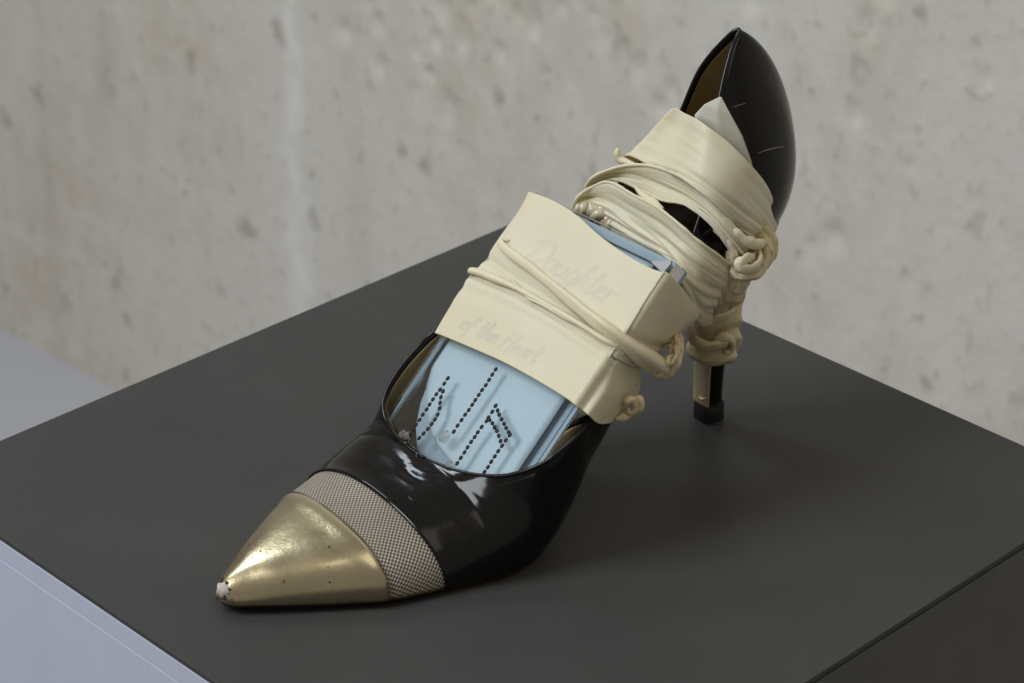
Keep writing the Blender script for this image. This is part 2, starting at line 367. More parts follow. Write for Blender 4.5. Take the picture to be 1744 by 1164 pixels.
# stations: E = feather edge (upper meets sole), I = ridge over the toe / topline of the opening; b1,h1,b2,h2 shape the profile
near = [  # E                  I                    b1  h1  b2  h2
 ((-2.5, 1.5, 4.2), (-1.2, 1.6, 8.2), 1.2, 2, .8, .2),
 ((.2, -3.6, 4.0), (1, 1.6, 10.2), .8, 3, 2.2, 0),
 ((7, -8.5, 3.8), (7.5, 1.8, 12.8), .6, 5, 5, 0),
 ((15, -13.8, 3.5), (15.5, 2, 15.2), .5, 8, 9.5, -.2),
 ((29, -22.6, 3.2), (29, 2, 18.2), .5, 11, 15.5, -.3),
 ((43.3, -30.4, 3.0), (43, 2, 20.3), .6, 12.5, 21, -.3),
 ((53, -33.5, 2.8), (52, 2, 21.8), .8, 12.5, 22, -.3),
 ((63, -35.8, 2.6), (60, 1.6, 23.6), 1.2, 12, 23, 0),
 ((71.5, -38.0, 2.6), (70.5, 1.3, 26.2), 2.4, 15, 26, -.4),
 ((79, -39.8, 2.6), (79.8, 1, 28.6), 4, 18, 29, -1),
 ((85.5, -40.6, 2.6), (82, -11, 29.4), 5.5, 18, 20, -1),
 ((91.5, -40.4, 2.7), (85.2, -22, 31.2), 7.5, 17, 13, -.4),
 ((96.5, -39.4, 3.1), (89.3, -31.8, 34.2), 9, 16, 9, 1),
 ((101, -38, 3.8), (94.6, -39.4, 38.8), 9.5, 15, 5, 6),
 ((106.5, -35.4, 5.2), (101, -43.2, 43.0), 10, 15, 2.5, 9),
 ((114, -31, 9), (110.5, -43.2, 47.5), 10, 14, 1.2, 10),
 ((122, -27, 15.5), (119, -39.6, 49.5), 9, 12, 1, 10),
 ((131, -25, 25), (128, -36.5, 50.5), 8, 9, 1, 9),
 ((140, -23.5, 36), (136, -34, 52.5), 6, 6, 1, 7),
 ((152, -23, 50), (148, -29.5, 59), 3, 4, 1, 4),
 ((170, -23.5, 67), (166, -25.5, 79), 3, 4, 1, 4),
 ((190, -24, 78.5), (181, -20.5, 99), 3, 7, 2.5, 6),
 ((207, -23, 83.5), (190.5, -15, 116), 4.5, 14, 7, 10),
 ((219, -18.5, 83.5), (199, -8, 134), 9, 19, 14, 14),
 ((227, -10, 82.5), (208.5, -2.2, 146.5), 13, 20, 20, 14),
 ((229.5, 0, 82), (214, .3, 151), 15, 20, 23, 12)]
far = [
 ((-2.5, 1.5, 4.2), (-1.2, 1.6, 8.2), 1.2, 2, .8, .2),
 ((0, 6.4, 4.0), (1, 1.6, 10.2), .8, 3, 2.2, 0),
 ((6.5, 11.2, 3.8), (7.5, 1.8, 12.8), .6, 5, 5, 0),
 ((14.5, 16.4, 3.5), (15.5, 2, 15.2), .5, 8, 9.5, -.2),
 ((28.5, 25.2, 3.2), (29, 2, 18.2), .5, 11, 15.5, -.3),
 ((42.5, 33.2, 3.0), (43, 2, 20.3), .6, 12.5, 21, -.3),
 ((49.5, 36.6, 2.8), (52, 2, 21.8), .8, 12.5, 22, -.3),
 ((57, 39.6, 2.6), (60, 1.6, 23.6), 1, 13, 24, 0),
 ((66, 41.8, 2.6), (70.5, 1.3, 26.2), 1.4, 16, 27, -.4),
 ((74, 42.8, 2.6), (79.8, 1, 28.6), 1.6, 19, 29, -1),
 ((80, 43, 2.6), (79.3, 11, 29), 1.8, 19, 21, -1),
 ((86, 42.8, 2.7), (80.2, 20, 30.4), 2, 18, 15, -.4),
 ((92, 42, 3), (81.6, 27, 32.6), 2, 17, 11, 1),
 ((99, 40.6, 4), (84.8, 31.3, 37.4), 2, 13, 6, 5),
 ((107, 38, 6.2), (93.2, 33.6, 44.6), 2.4, 13, 4, 8),
 ((116, 34.6, 10), (105, 33.2, 53), 3, 12, 3, 9),
 ((126, 31, 17), (117, 33.2, 57), 4, 11, 1.5, 9),
 ((137, 28, 28), (131, 32, 60), 4, 10, 1.5, 9),
 ((152, 26, 45), (148, 29, 66), 4, 7, 1.5, 6),
 ((170, 25, 63), (167, 24.5, 81), 3, 7, 2, 6),
 ((190, 24, 76), (185.5, 22.5, 98), 3, 9, 3, 8),
 ((207, 23, 82), (198.5, 16, 113), 4, 14, 5, 10),
 ((219, 18.5, 83), (206, 11, 135), 8, 18, 10, 13),
 ((227, 10, 82.5), (212, 3.6, 148.5), 12, 20, 17, 13),
 ((229.5, 0, 82), (214, .3, 151), 15, 20, 23, 12)]
SUB, NV = 8, 30
def stations():
    rows = near[:-1] + far[::-1]
    E = [np.array(r[0], float) for r in rows]; I = [np.array(r[1], float) for r in rows]; Pm = [np.array(r[2:], float) for r in rows]
    k = 9; m = len(rows) - 1 - k
    I2 = spline(I[:k + 1], SUB)[:-1] + spline(I[k:m + 1], SUB)[:-1] + spline(I[m:], SUB)     # the ridge turns a corner into the opening
    return spline(E, SUB), I2, spline(Pm, SUB), len(rows)
E_, I_, P_, NR = stations()
E_ = np.array(E_); I_ = np.array(I_); P_ = np.array(P_)
T_ = np.gradient(E_, axis=0); T_[:, 2] = 0; T_ /= np.linalg.norm(T_, axis=1, keepdims=True)
T_[0] = T_[-1] = (0, 0, 0)
Nrm = np.stack([T_[:, 1], -T_[:, 0], 0 * T_[:, 0]], 1); Nrm[0] = Nrm[-1] = (-1, 0, 0)
NS_ = len(E_)
def upper_point(i, v, off=0.0):
    e, q, n, (b1, h1, b2, h2) = E_[i], I_[i], Nrm[i], P_[i]
    z = np.array([0, 0, 1.])
    w = min(1, max(0, (min(i, NS_ - 1 - i) - 9 * SUB) / (4.0 * SUB))); lat = np.array([0, -1.0 if i < NS_ / 2 else 1.0, 0])
    p1 = e + n * b1 + z * h1; p2 = q + (n * w + lat * (1 - w)) * b2 - z * h2
    a = 1 - v
    return a ** 3 * e + 3 * a * a * v * p1 + 3 * a * v * v * p2 + v ** 3 * q
NS = len(E_)
VS = np.linspace(0, 1, NV)
UP = np.array([[upper_point(i, v) for v in VS] for i in range(NS)])
def crease(p):      # flex creases across the vamp just in front of the opening
    x, y, z = p; d = 0
    u = x - (76.0 + .010 * y * y + .10 * abs(y))
    g = math.exp(-((y - 1) / 20) ** 2)
    wv = 2.2 * noise.noise(Vector((y * .13, x * .05, 2.2)))
    d += g * (.38 * math.exp(-((u + 1 + wv) / 1.5) ** 2) - .34 * math.exp(-((u + 3.6 + 1.3 * wv) / 1.4) ** 2) + .16 * math.exp(-((u + 6 + wv) / 1.6) ** 2))
    d += .16 * g * noise.noise(Vector((x * .3, y * .2, 5)))
    return d
dU = np.gradient(UP, axis=0); dV = np.gradient(UP, axis=1); UN = np.cross(dU, dV); UN /= (np.linalg.norm(UN, axis=2, keepdims=True) + 1e-9)
if UN[5 * SUB, NV // 2] @ np.array([0, -1, .4]) < 0: UN = -UN        # outward
for i in range(0, 9 * SUB):                                          # one normal along the ridge
    j = NS - 1 - i; a = UN[i, -1] + UN[j, -1]; a[1] = 0; a = a / np.linalg.norm(a)
    UN[i, -1] = UN[j, -1] = a
for i in range(NS):
    for j in range(NV):
        p = UP[i, j]
        if 60 < p[0] < 90 and p[2] > 14: UP[i, j] = p + UN[i, j] * crease(p)
uA = np.concatenate([[0], np.cumsum(np.linalg.norm(np.diff(UP[:, NV // 3], axis=0), axis=1))])
vA = np.concatenate([np.zeros((NS, 1)), np.cumsum(np.linalg.norm(np.diff(UP, axis=1), axis=2), axis=1)], axis=1)
def piece(name, ranges, off, parent, m, v0=0, v1=NV, thick=0, label=None, seal=None, lip=0):
    """strips of the upper between station indices, pushed out by off mm; two ranges (near, far) are welded on the ridge"""
    V, F, UVs = [], [], []
    for (a, b) in ranges:
        o0 = len(V); nr = b - a + 1; nc = v1 - v0
        for i in range(a, b + 1):
            for j in range(v0, v1):
                d = off
                if lip:
                    k = min(abs(i - x) for x in lip[0]); d += lip[1] * math.exp(-(k / lip[2]) ** 2)
                V.append(tuple(UP[i, j] + UN[i, j] * d)); UVs.append((UP[i, j][0] * .1, (vA[i, -1] - vA[i, j]) * .1 * (1 if a < NS / 2 else -1)))
        F += [tuple(o0 + x for x in q) for q in grid_faces(nr, nc, flip=True)]
    o = make(name, V, F, parent, m, uvs=UVs, label=label)
    bm = bmesh.new(); bm.from_mesh(o.data); bmesh.ops.remove_doubles(bm, verts=bm.verts, dist=.0006); bmesh.ops.recalc_face_normals(bm, faces=bm.faces); bm.to_mesh(o.data); bm.free()
    for p in o.data.polygons: p.use_smooth = True
    if thick:
        s = o.modifiers.new('leather_thickness', 'SOLIDIFY'); s.thickness = thick * .01; s.offset = -1
    return o
ce, be = 5 * SUB, 7 * SUB          # cap edge, band edge
piece('vamp', [(be - 1, NS - be)], .15, shoe, PATENT, thick=1.3, lip=((be - 1, NS - be), .35, 1.6), label='glossy black patent upper')
piece('woven_band', [(ce - 2, be + 1), (NS - 2 - be, NS - ce + 1)], -.35, shoe, WEAVE, thick=.5, label='beige woven mesh band')
cap = piece('toe_cap', [(0, ce), (NS - 1 - ce, NS - 1)], .35, shoe, GOLD, thick=.7, lip=((ce - 2, NS + 1 - ce), .5, 1.8), label='worn gold foil toe cap')
# lining inside the opening
piece('lining', [(10 * SUB, NS - 10 * SUB - 1)], -1.5, shoe, LINING, v0=1, v1=NV - 1, thick=.15, label='gold brown lining')
# piping along the topline
top = [UP[i, NV - 1] for i in range(9 * SUB, NS - 9 * SUB, 2)]
tube('topline_piping', [tuple(p + np.array([0, 0, -.2])) for p in top], [.75], shoe, PATENT, k=2, ns=8)
# sole and insole
def loop(off, dz): return [tuple(E_[i] + Nrm[i] * off + np.array([0, 0, dz])) for i in range(0, NS - 1, 2)]
def slab(name, off, z0, z1, m, i0=0, label=None):
    a, b = loop(off, z1), loop(off - 2.2, z0); n = len(a)
    V = a + b; F = [(i, (i + 1) % n, n + (i + 1) % n, n + i)[::-1] for i in range(n)]
    for base, fl in ((0, False), (n, True)):
        for i in range(n // 2):
            q = (base + i, base + i + 1, base + n - 2 - i, base + n - 1 - i)
            if len(set(q)) == 4: F.append(q if not fl else q[::-1])
    return make(name, V, F, shoe, m, smooth=False, label=label)
slab('sole', .35, -2.6, .1, GOLDEDGE, label='thin sole with worn gold edge')
slab('insole', -1.8, .6, 1.4, LINING, label='gold brown insole')
pad = [i for i in range(0, NS - 1) if E_[i][0] > 120]; hn = len(pad) // 2; V = []
for k in range(hn):
    a, b = E_[pad[k]] + Nrm[pad[k]] * -2.4, E_[pad[-1 - k]] + Nrm[pad[-1 - k]] * -2.4
    for t in np.linspace(0, 1, 7): V.append(tuple(a * (1 - t) + b * t + np.array([0, 0, 2.4])))
o = make('heel_pad', V, grid_faces(hn, 7), shoe, PADM, label='dark brown heel pad on the insole, standing in for interior shade'); md = o.modifiers.new('t', 'SOLIDIFY'); md.thickness = .006  # dark pad added so the covered heel interior reads as shaded
# bare scuff at the toe tip and flakes around it
sc = bmesh.new(); bmesh.ops.create_icosphere(sc, subdivisions=3, radius=1)
V = []; F = [tuple(v.index for v in f.verts) for f in sc.faces]
for v in sc.verts:
    q = v.co * (1 + .16 * noise.noise(v.co * 2.2)); V.append((.9 + q.x * 3.4, 1.2 + q.y * 3.5, 7.2 + q.z * 3.0))
sc.free(); make('bare_scuff', V, F, cap, SCUFF, label='bare whitish scuff at the tip')
rf = random.Random(3)
def on_upper(i, j, d): return UP[i, j] + UN[i, j] * d
for q in range(15):     # dark flakes at the scuff's edge and nicks on the cap
    if q < 9:
        side = rf.choice((0, 1, 1)); i = rf.randint(5, 9) if side else NS - 1 - rf.randint(5, 9); j = rf.randint(4, NV - 3)
        r = rf.uniform(.25, .8)
    else:
        i = rf.choice((rf.randint(16, 37), NS - 1 - rf.randint(16, 37))); j = rf.randint(8, NV - 2); r = rf.uniform(.2, .45)
    c = Vector(on_upper(i, j, .62)); n = Vector(UN[i, j]); a = n.orthogonal().normalized(); b = n.cross(a); k = 7
    V = [tuple(c + (a * math.cos(6.283 * t / k) + b * math.sin(6.283 * t / k)) * r * rf.uniform(.35, 1.6)) for t in range(k)] + [tuple(c + n * .14)]
    make('flake', V, [(t, (t + 1) % k, k) for t in range(k)], cap, FLAKE, smooth=False)
# heel
hs = [ # z, x0(front), x1(back), half width
 (80.5, 186, 228, 20), (78, 188, 227.3, 19.5), (72, 192, 224.5, 17), (64, 197, 220, 12.5), (55, 200.5, 217.5, 9.5), (45, 202.2, 215.5, 7), (34, 202.5, 213, 5.8), (22, 202.6, 211.6, 5.0), (12, 202.6, 211.2, 4.7), (7.5, 202.6, 211.2, 4.7)]
H = spline([list(r) for r in hs], 4); ns = 28; V = []
for z, x0, x1, hw in H:
    for j in range(ns):
        a = 2 * math.pi * j / ns; c, s = math.cos(a), math.sin(a)
        ex = .45 if c < 0 else 1.0
        V.append(((x0 + x1) / 2 + (x1 - x0) / 2 * math.copysign(abs(c) ** ex, c), hw * math.copysign(abs(s) ** .7, s), z))
F = grid_faces(len(H), ns, closed=True); F.append(tuple(range(ns))); F.append(tuple(range(len(H) * ns - 1, (len(H) - 1) * ns - 1, -1)))
heel = make('heel', V, F, shoe, PATENT, label='black stiletto heel')
V = []
for z, x0, x1, hw in H[8:]:
    for t in (-1, -.55, 0, .55, 1): V.append((x0 - .35 + .5 * abs(t) ** 4, hw * .9 * t, z))
bc = make('breast_cover', V, grid_faces(len(H) - 8, 5), heel, GOLDB, label='gold covering down the front of the heel'); md = bc.modifiers.new('t', 'SOLIDIFY'); md.thickness = .006
V = []
for z, k in ((7.6, .98), (7.2, 1.03), (1, 1.04), (0, .98)):
    for j in range(ns):
        a = 2 * math.pi * j / ns; c, s = math.cos(a), math.sin(a)
        V.append((207 + 4.5 * k * math.copysign(abs(c) ** .6, c), 4.9 * k * math.copysign(abs(s) ** .6, s), z))
F = grid_faces(4, ns, closed=True); F.append(tuple(range(ns))); F.append(tuple(range(4 * ns - 1, 3 * ns - 1, -1)))
make('heel_tip', V, F, heel, BLACKRUB, label='black rubber heel tip')
V, F = tube_data([(202.3, 2.4, 13), (202.1, 1.0, 11.0), (202.3, -1.4, 10.4), (202.8, -3.2, 11.4)], [.6, 1.0, .9, .4], lump=.3, lf=.5, flat=.6); make('peeled_foil', V, F, heel, GOLDB)
# pale scratches on the patent
def nearest(p): q = np.argmin(np.linalg.norm(UP - np.array(p), axis=2)); return q // NV, q % NV
def scratch(p, q, r):
    a = nearest(p); b = nearest(q); pts = []
    for t in np.linspace(0, 1, 7):
        i, j = a[0] + (b[0] - a[0]) * t, a[1] + (b[1] - a[1]) * t; i0, j0 = min(int(i), NS - 2), min(int(j), NV - 2); fi, fj = i - i0, j - j0
        P = (UP[i0, j0] * (1 - fi) + UP[i0 + 1, j0] * fi) * (1 - fj) + (UP[i0, j0 + 1] * (1 - fi) + UP[i0 + 1, j0 + 1] * fi) * fj
        pts.append(tuple(P + UN[i0, j0] * (.17 + .08 * noise.noise(Vector((t * 5, a[0], a[1]))))))
    tube('scratch', pts, [.08, r, r, .08], shoe, SCRATCH, k=3, ns=5)
for p, q, r in (((206.0,-19.0,113.8), (219.0,-15.0,111.1), .2), ((200.6,-12.0,130.3), (206.6,-11.0,129.2), .12), ((64.8,-10.0,24.6), (65.1,-12.0,23.9), .12)):
    scratch(p, q, r)

# ================================================================== BLUE PLASTIC CASE
BO = np.array([151.923, 33.677, 95.105]); _y, _p = .0752, .747
bw = np.array([.0752, -.9972, 0]); bl = np.array([-.7318, -.0552, -.6793]); bn = np.cross(bl, bw); bn = bn if bn[2] > 0 else -bn
case = thing('plastic_case', 'flat pale blue plastic case with black dotted lines and clear gems, strapped inside the shoe', 'case', tuple(BO + bl * 100 + bw * 35 - bn * 8))
def AB(a, b, c=0.0): return tuple(BO + bw * a + bl * b + bn * c)
def cbox(name, a0, a1, b0, b1, c0, c1, m, bev=.3, parent=None, label=None):
    V, F = box_data(BO, bw, bl, bn, a0, a1, b0, b1, c0, c1, bev); return make(name, V, F, parent or case, m, smooth=False, label=label)
BL = 102
def plate(name, inset, b0, c0, c1, m, a1=70, parent=None, label=None, corner=False):
    """flat plate of the case: its lower right corner is cut away inside the toe"""
    pts = [(inset, b0), (a1 - inset, b0), (a1 - inset, 86.5), (a1 - inset - 3, 89), (60, 95), (49, BL - inset), (inset + 2, BL - inset - 2), (inset, BL - inset - 4)]
    if corner: pts = pts[:-2] + [(16, 99), (9, 92), (4.5, 84), (inset, 72)]
    n = len(pts); V = [AB(a, b, c) for c in (c1, c0) for a, b in pts]
    F = [tuple(range(n)), tuple(range(2 * n - 1, n - 1, -1))] + [(i, n + i, n + (i + 1) % n, (i + 1) % n) for i in range(n)]
    o = make(name, V, F, parent or case, m, smooth=False, label=label)
    bv = o.modifiers.new('edge', 'BEVEL'); bv.width = .004; bv.segments = 2
    return o
tray = plate('tray', .6, .5, -10, -6.2, BLUETRAY, corner=True, label='blue plastic tray')
bd = [(-0.5,70.8), (2.4,76.4), (5.8,81.7), (11.4,87.5), (17.1,91.1), (24.3,94.3), (33.5,95.3)]
bs_, as_ = [q[1] for q in bd], [q[0] for q in bd]
V = []; nb, na = 60, 26
for i in range(nb):
    b = 4.42 + (101 - 4.42) * i / (nb - 1); lo = 1.6 if b < bs_[0] else max(1.6, float(np.interp(b, bs_, as_)) - 1.5); hi = min(60.0, 60 - (b - 94.5) * 1.5)
    for j in range(na):
        a = lo + (hi - lo) * (j / (na - 1)) ** 1.5; k = min(1, max(0, (b - bs_[0]) / 8)); V.append(AB(a, b, -4.2 - 3.4 * k * math.exp(-((a - lo) / 2.6) ** 2)))
cd = make('card', V, grid_faces(nb, na), case, BLUECARD, label='pale blue insert card curling down at its lower left corner'); md = cd.modifiers.new('t', 'SOLIDIFY'); md.thickness = .003
cbox('spine', 1.2, 68.5, .6, 3.9, -6.1, -2.9, BLUETRAY, .3, label='blue spine strip along the upper end')
cbox('groove', 2.5, 66, 3.95, 4.38, -6.1, -3.75, LINEM, .05, label='dark joint line')
cbox('rail', 66.2, 66.8, 5, 86, -6.1, -1.6, BLUEDARK, .25, label='blue rail along the right side')
cbox('rail', 67.2, 68.8, 5, 86, -6.1, -1.4, BLUETRAY, .25)
cbox('rail', .6, 1.0, 5, 95, -3.0, -1.5, BLUECARD, .2)
lid = plate('lid', 0, 0, -.9, .0, CLEAR, label='clear plastic lid')
cbox('lid_side', 69.45, 70.02, 1.2, 86, -7.5, -.95, CLEAR, .1, lid); cbox('lid_side', -.02, .55, 1.2, 86, -7.5, -.95, CLEAR, .1, lid)
V, F = [AB(61.5, 4.6, .35), AB(68.6, 1.3, .35), AB(69.3, 2.5, .35), AB(68.6, 6.4, .35), AB(61.5, 4.6, -.85), AB(68.6, 1.3, -.85), AB(69.3, 2.5, -.85), AB(68.6, 6.4, -.85)], [(0, 1, 2, 3), (4, 5, 6, 7), (0, 1, 5, 4), (1, 2, 6, 5), (2, 3, 7, 6), (3, 0, 4, 7)]
make('hinge', V, F, case, HINGE, smooth=False, label='grey hinge corner')
# rows of black beads on the lid
strokes = [
 [(14.6,72.2), (14.6,74.4), (14.5,76.9), (14.3,78.9), (14.3,81.0), (14.3,83.1), (14.4,85.1), (14.3,87.3), (14.4,89.4), (14.3,91.5), (14.4,93.4), (14.2,95.4), (14.1,97.4)],
 [(16.1,76.9), (16.8,79.0), (17.9,80.8), (19.1,82.5), (20.0,84.7), (20.2,86.6), (20.1,88.5), (19.9,90.6), (19.4,92.7), (18.9,94.8)],
 [(30.6,61.5), (30.6,63.6), (30.7,65.7), (30.8,67.8), (30.6,69.9), (30.6,71.9), (30.6,74.0), (30.6,75.9), (30.6,78.0), (30.4,80.0), (30.4,82.2), (30.3,84.5), (30.4,86.9)],
 [(39.6,72.3), (39.8,74.6), (39.8,76.9), (40.0,78.2), (39.6,80.8), (39.5,83.0), (39.5,84.9), (39.4,86.9), (39.4,89.1), (39.5,91.1), (39.5,93.3), (39.5,95.5)],
 [(52.0,78.4), (51.7,80.6), (51.7,82.8), (51.6,85.0), (51.6,87.1), (51.6,89.2), (51.7,91.3), (51.6,93.3), (51.6,95.4)],
 [(41.5,73.3), (43.1,74.3), (45.1,75.2), (47.1,76.1), (48.9,77.0), (50.8,77.8)],
 [(40.8,77.4), (42.7,77.9), (44.5,78.7), (46.2,79.4), (48.1,80.5), (50.0,81.7)]]
bs = bmesh.new(); bmesh.ops.create_uvsphere(bs, u_segments=10, v_segments=6, radius=1); bead_me = bpy.data.meshes.new('bead'); bs.to_mesh(bead_me); bs.free(); bead_me.materials.append(BEADM)
for p in bead_me.polygons: p.use_smooth = True
cb = base_of(case)
for st in strokes:
    for i, (a, b) in enumerate(st):
        q, r = st[max(i - 1, 0)], st[min(i + 1, len(st) - 1)]
        d = Vector(bw) * (r[0] - q[0]) + Vector(bl) * (r[1] - q[1]); d.normalize(); nn = Vector(bn); s = nn.cross(d)
        o = bpy.data.objects.new('bead', bead_me); C.objects.link(o); o.parent = case
        M = Matrix((d * .0095, s * .0076, nn * .0036)).transposed().to_4x4(); M.translation = (Vector(AB(a, b, .15)) - cb) * .01; o.matrix_basis = M
def gem(a, b, r):
    V = []; n = 10
    for rr, zz in ((1, 0), (1, .25), (.55, .75)):
        for j in range(n):
            t = 2 * math.pi * (j + (.5 if zz > .5 else 0)) / n; V.append(AB(a + r * rr * math.cos(t), b + r * rr * math.sin(t), .02 + r * zz))
    F = grid_faces(3, n, closed=True); F.append(tuple(range(2 * n, 3 * n)))
    make('gem', V, F, case, GEM, smooth=False, label='clear faceted gem')
for (a, b) in ((28.3,90.0), (37.6,98.1), (12.6,97.1)): gem(a, b, 2.4)

# ================================================================== LATEX WRAPS
# faded script on the panels, kept as ink strokes in the plane of the panels
GL = {'D': (1.0, [[(.25, 1.0), (.2, .5), (.1, 0), (.5, .02), (.85, .3), (.9, .7), (.6, 1.0), (.1, .98), (-.1, .8)]]),
 'a': (.62, [[(.5, .42), (.25, .5), (.05, .25), (.15, .02), (.4, .12), (.5, .45), (.48, .1), (.62, .05)]]), 'u': (.62, [[(.05, .45), (.05, .1), (.2, 0), (.42, .15), (.45, .45), (.45, .08), (.62, .05)]]),
 'g': (.6, [[(.5, .42), (.25, .5), (.05, .25), (.15, .02), (.4, .12), (.5, .45), (.48, -.2), (.3, -.42), (.05, -.3), (.6, .08)]]), 'h': (.62, [[(.05, 0), (.12, .6), (.22, 1.0), (.1, .95), (.05, 0), (.2, .42), (.4, .45), (.42, .05), (.62, .05)]]),
 't': (.42, [[(.15, .9), (.12, .1), (.25, 0), (.42, .08)], [(-.05, .6), (.35, .65)]]), 'e': (.5, [[(.05, .2), (.35, .35), (.3, .5), (.1, .45), (.05, .15), (.2, 0), (.5, .08)]]), 'r': (.48, [[(.08, .5), (.1, .0), (.1, .3), (.22, .48), (.42, .46)]]),
 'o': (.55, [[(.3, .5), (.08, .35), (.08, .1), (.3, 0), (.45, .2), (.4, .42), (.25, .5), (.55, .42)]]), 'f': (.42, [[(.4, .9), (.25, 1.0), (.15, .6), (.1, -.3), (.02, -.4)], [(-.02, .45), (.35, .48)]]),
 'H': (.9, [[(.2, 1.0), (.12, .0)], [(.75, 1.0), (.65, 0), (.85, .05)], [(.1, .5), (.72, .55)]]), ' ': (.4, [])}
def script(text, a0, b0, a1, b1, size):
    tot = sum(GL[c][0] for c in text); d = np.array([a1 - a0, b1 - b0]); ln = np.linalg.norm(d); d /= ln
    up = np.array([d[1], -d[0]]); up = up if up[1] < 0 else -up
    sx = ln / tot; out = []; x = 0
    for c in text:
        for st in GL[c][1]:
            P = spline([(px_, py_, 0) for px_, py_ in st], 4)
            Q = [np.array([a0, b0]) + d * ((x + q[0] + .3 * q[1]) * sx) + up * (q[1] * size) for q in P]
            for i in range(len(Q) - 1):
                t = Q[i + 1] - Q[i]; t = t / (np.linalg.norm(t) + 1e-9); out.append((Q[i], Q[i + 1], .42 + .35 * abs(t @ up)))
        x += GL[c][0]
    return out
INK1 = script('Daughter', *(13.9,23.0), *(57.2,24.3), 9.0)
INK2 = script('of the Heart', *(7.2,55.2), *(45.2,53.2), 6.0)

fw = thing('latex_wrap', 'cream stretched latex wrap with faded script binding the blue case to the shoe', 'wrap', (150, 0, 60))
def L2(ab, off=.9): return AB(ab[0], ab[1], off)
def ext(row, d): return row + [tuple(np.array(row[-1]) + np.array(d))]
def pre(row, d): return [tuple(np.array(row[0]) + np.array(d))] + row
# upper panel over the case: left overlap, face, then the right edge and the web behind it
def edge_pts(side, off, face):        # a tight corner where the latex turns over the edge of the case
    b = float((np.array(side[0]) - BO) @ bl)
    return [AB(69.3, b, off - .15), AB(70.9, b, -1.3)] + list(side[1:])
up_rows = []
for face, side in (
  ([(-1.0,1.3), (9.7,0.5), (22.4,1.4), (36.9,4.4), (49.3,6.1), (60.7,6.9), (68.9,6.4)], [(154.8,-36.6,89.4), (157.7,-37.0,86.0), (165.8,-33.0,77.0), (177.1,-26.0,63.7)]),
  ([(0.5,8.6), (12.1,9.0), (24.9,10.7), (37.9,12.2), (49.8,13.6), (60.1,14.0), (68.7,14.2)], [(149.6,-37.0,84.4), (154.0,-37.4,80.5), (162.5,-34.0,73.1), (175.0,-27.0,62.8)]),
  ([(-0.2,18.9), (11.1,20.0), (24.0,20.8), (37.9,22.3), (50.5,23.5), (60.9,23.9), (69.1,23.0)], [(143.1,-37.7,78.6), (147.5,-38.0,75.1), (156.1,-35.0,69.3), (167.2,-29.0,62.2)]),
  ([(-0.4,28.4), (11.1,29.8), (23.9,30.6), (38.3,31.8), (50.6,32.5), (60.9,32.8), (69.5,32.6)], [(136.8,-38.3,72.8), (140.9,-38.6,69.8), (147.8,-36.0,64.8), (157.1,-31.0,58.7)]),
  ([(-1.0,36.5), (10.4,37.5), (23.2,38.2), (36.9,39.1), (49.2,39.8), (59.4,39.9), (69.1,40.3)], [(130.3,-38.8,67.2), (134.4,-39.0,64.3), (140.0,-37.0,60.5), (148.0,-33.0,56.7)])):
    side = edge_pts(side, .9, face)
    r = [L2(q) for q in face]; r = [AB(-1.3, face[0][1] + 0, -9), AB(-1.1, face[0][1], -1.5)] + r + list(side)
    up_rows.append(ext(r, (3, 14, -6)))
sheet('upper_panel', up_rows, fw, LATEX, k=26, ink=INK1, wr=.06, thick=.5, seed=1, folds=[(.78, .72, .05, .9)], label='smooth cream panel with faded script')
lo_rows = []
for face, side in (
  ([(-2.4,35.6), (7.8,34.4), (18.9,33.7), (31.1,33.9), (43.9,34.4), (56.1,35.1), (64.7,35.9)], [(129.9,-38.8,71.7), (133.2,-39.4,68.7), (138.0,-38.0,64.5), (145.3,-34.0,58.5)]),
  ([(-1.5,42.9), (8.4,42.4), (20.2,41.9), (32.3,41.8), (44.7,42.2), (56.3,43.1), (64.6,43.5)], [(124.7,-39.0,66.5), (129.0,-39.8,63.4), (135.7,-38.0,58.8), (144.4,-34.0,53.1)]),
  ([(-0.9,51.3), (9.2,50.7), (21.1,50.2), (33.3,50.3), (45.2,50.3), (56.1,50.7), (65.0,51.0)], [(118.6,-40.2,62.0), (123.2,-42.0,58.1), (131.4,-40.0,52.4), (143.3,-34.0,47.4)]),
  ([(0.2,60.7), (10.1,59.8), (21.7,58.9), (33.3,58.2), (45.2,58.1), (56.5,58.3), (65.5,58.7)], [(112.9,-41.0,56.1), (115.3,-43.0,53.1), (120.2,-42.5,48.0), (129.5,-38.0,43.5)])):
    side = edge_pts(side, 1.7, face)
    r = [L2(q, 1.7) for q in face]; r = [AB(-1.9, face[0][1], -9), AB(-1.7, face[0][1], -1)] + r + list(side)
    lo_rows.append(ext(r, (3, 14, -6)))
low = sheet('lower_panel', lo_rows, fw, LATEX, k=26, ink=INK2, wr=.09, thick=.55, seed=4, folds=[(.06, .12, .07, 1.0), (.30, .25, .08, .35)], label='lower cream panel ending in a straight cut hem')
tube('rolled_hem', [L2(q, 2.2) for q in ((-2.8,35.8), (2.0,34.8), (9.5,34.2), (18.9,33.7), (29.5,33.8), (41.7,34.2), (55.3,34.8), (67.3,35.5))] + [(136.4,-39.6,67.0)], [1.7, 1.9, 1.7, 1.5, 1.3, 1.2, 1.2, 1.3, 1.2], fw, LATEX, lump=.25, lf=.12, flat=.75)
tube('rolled_hem', [L2(q, 2.3) for q in ((14.2,31.7), (19.7,32.8), (26.7,34.7), (34.6,34.5), (45.3,35.0), (57.1,35.2))], [.35, .6, .9, 1.1, 1.0, .4], fw, LATEX, lump=.2, lf=.2, flat=.6)
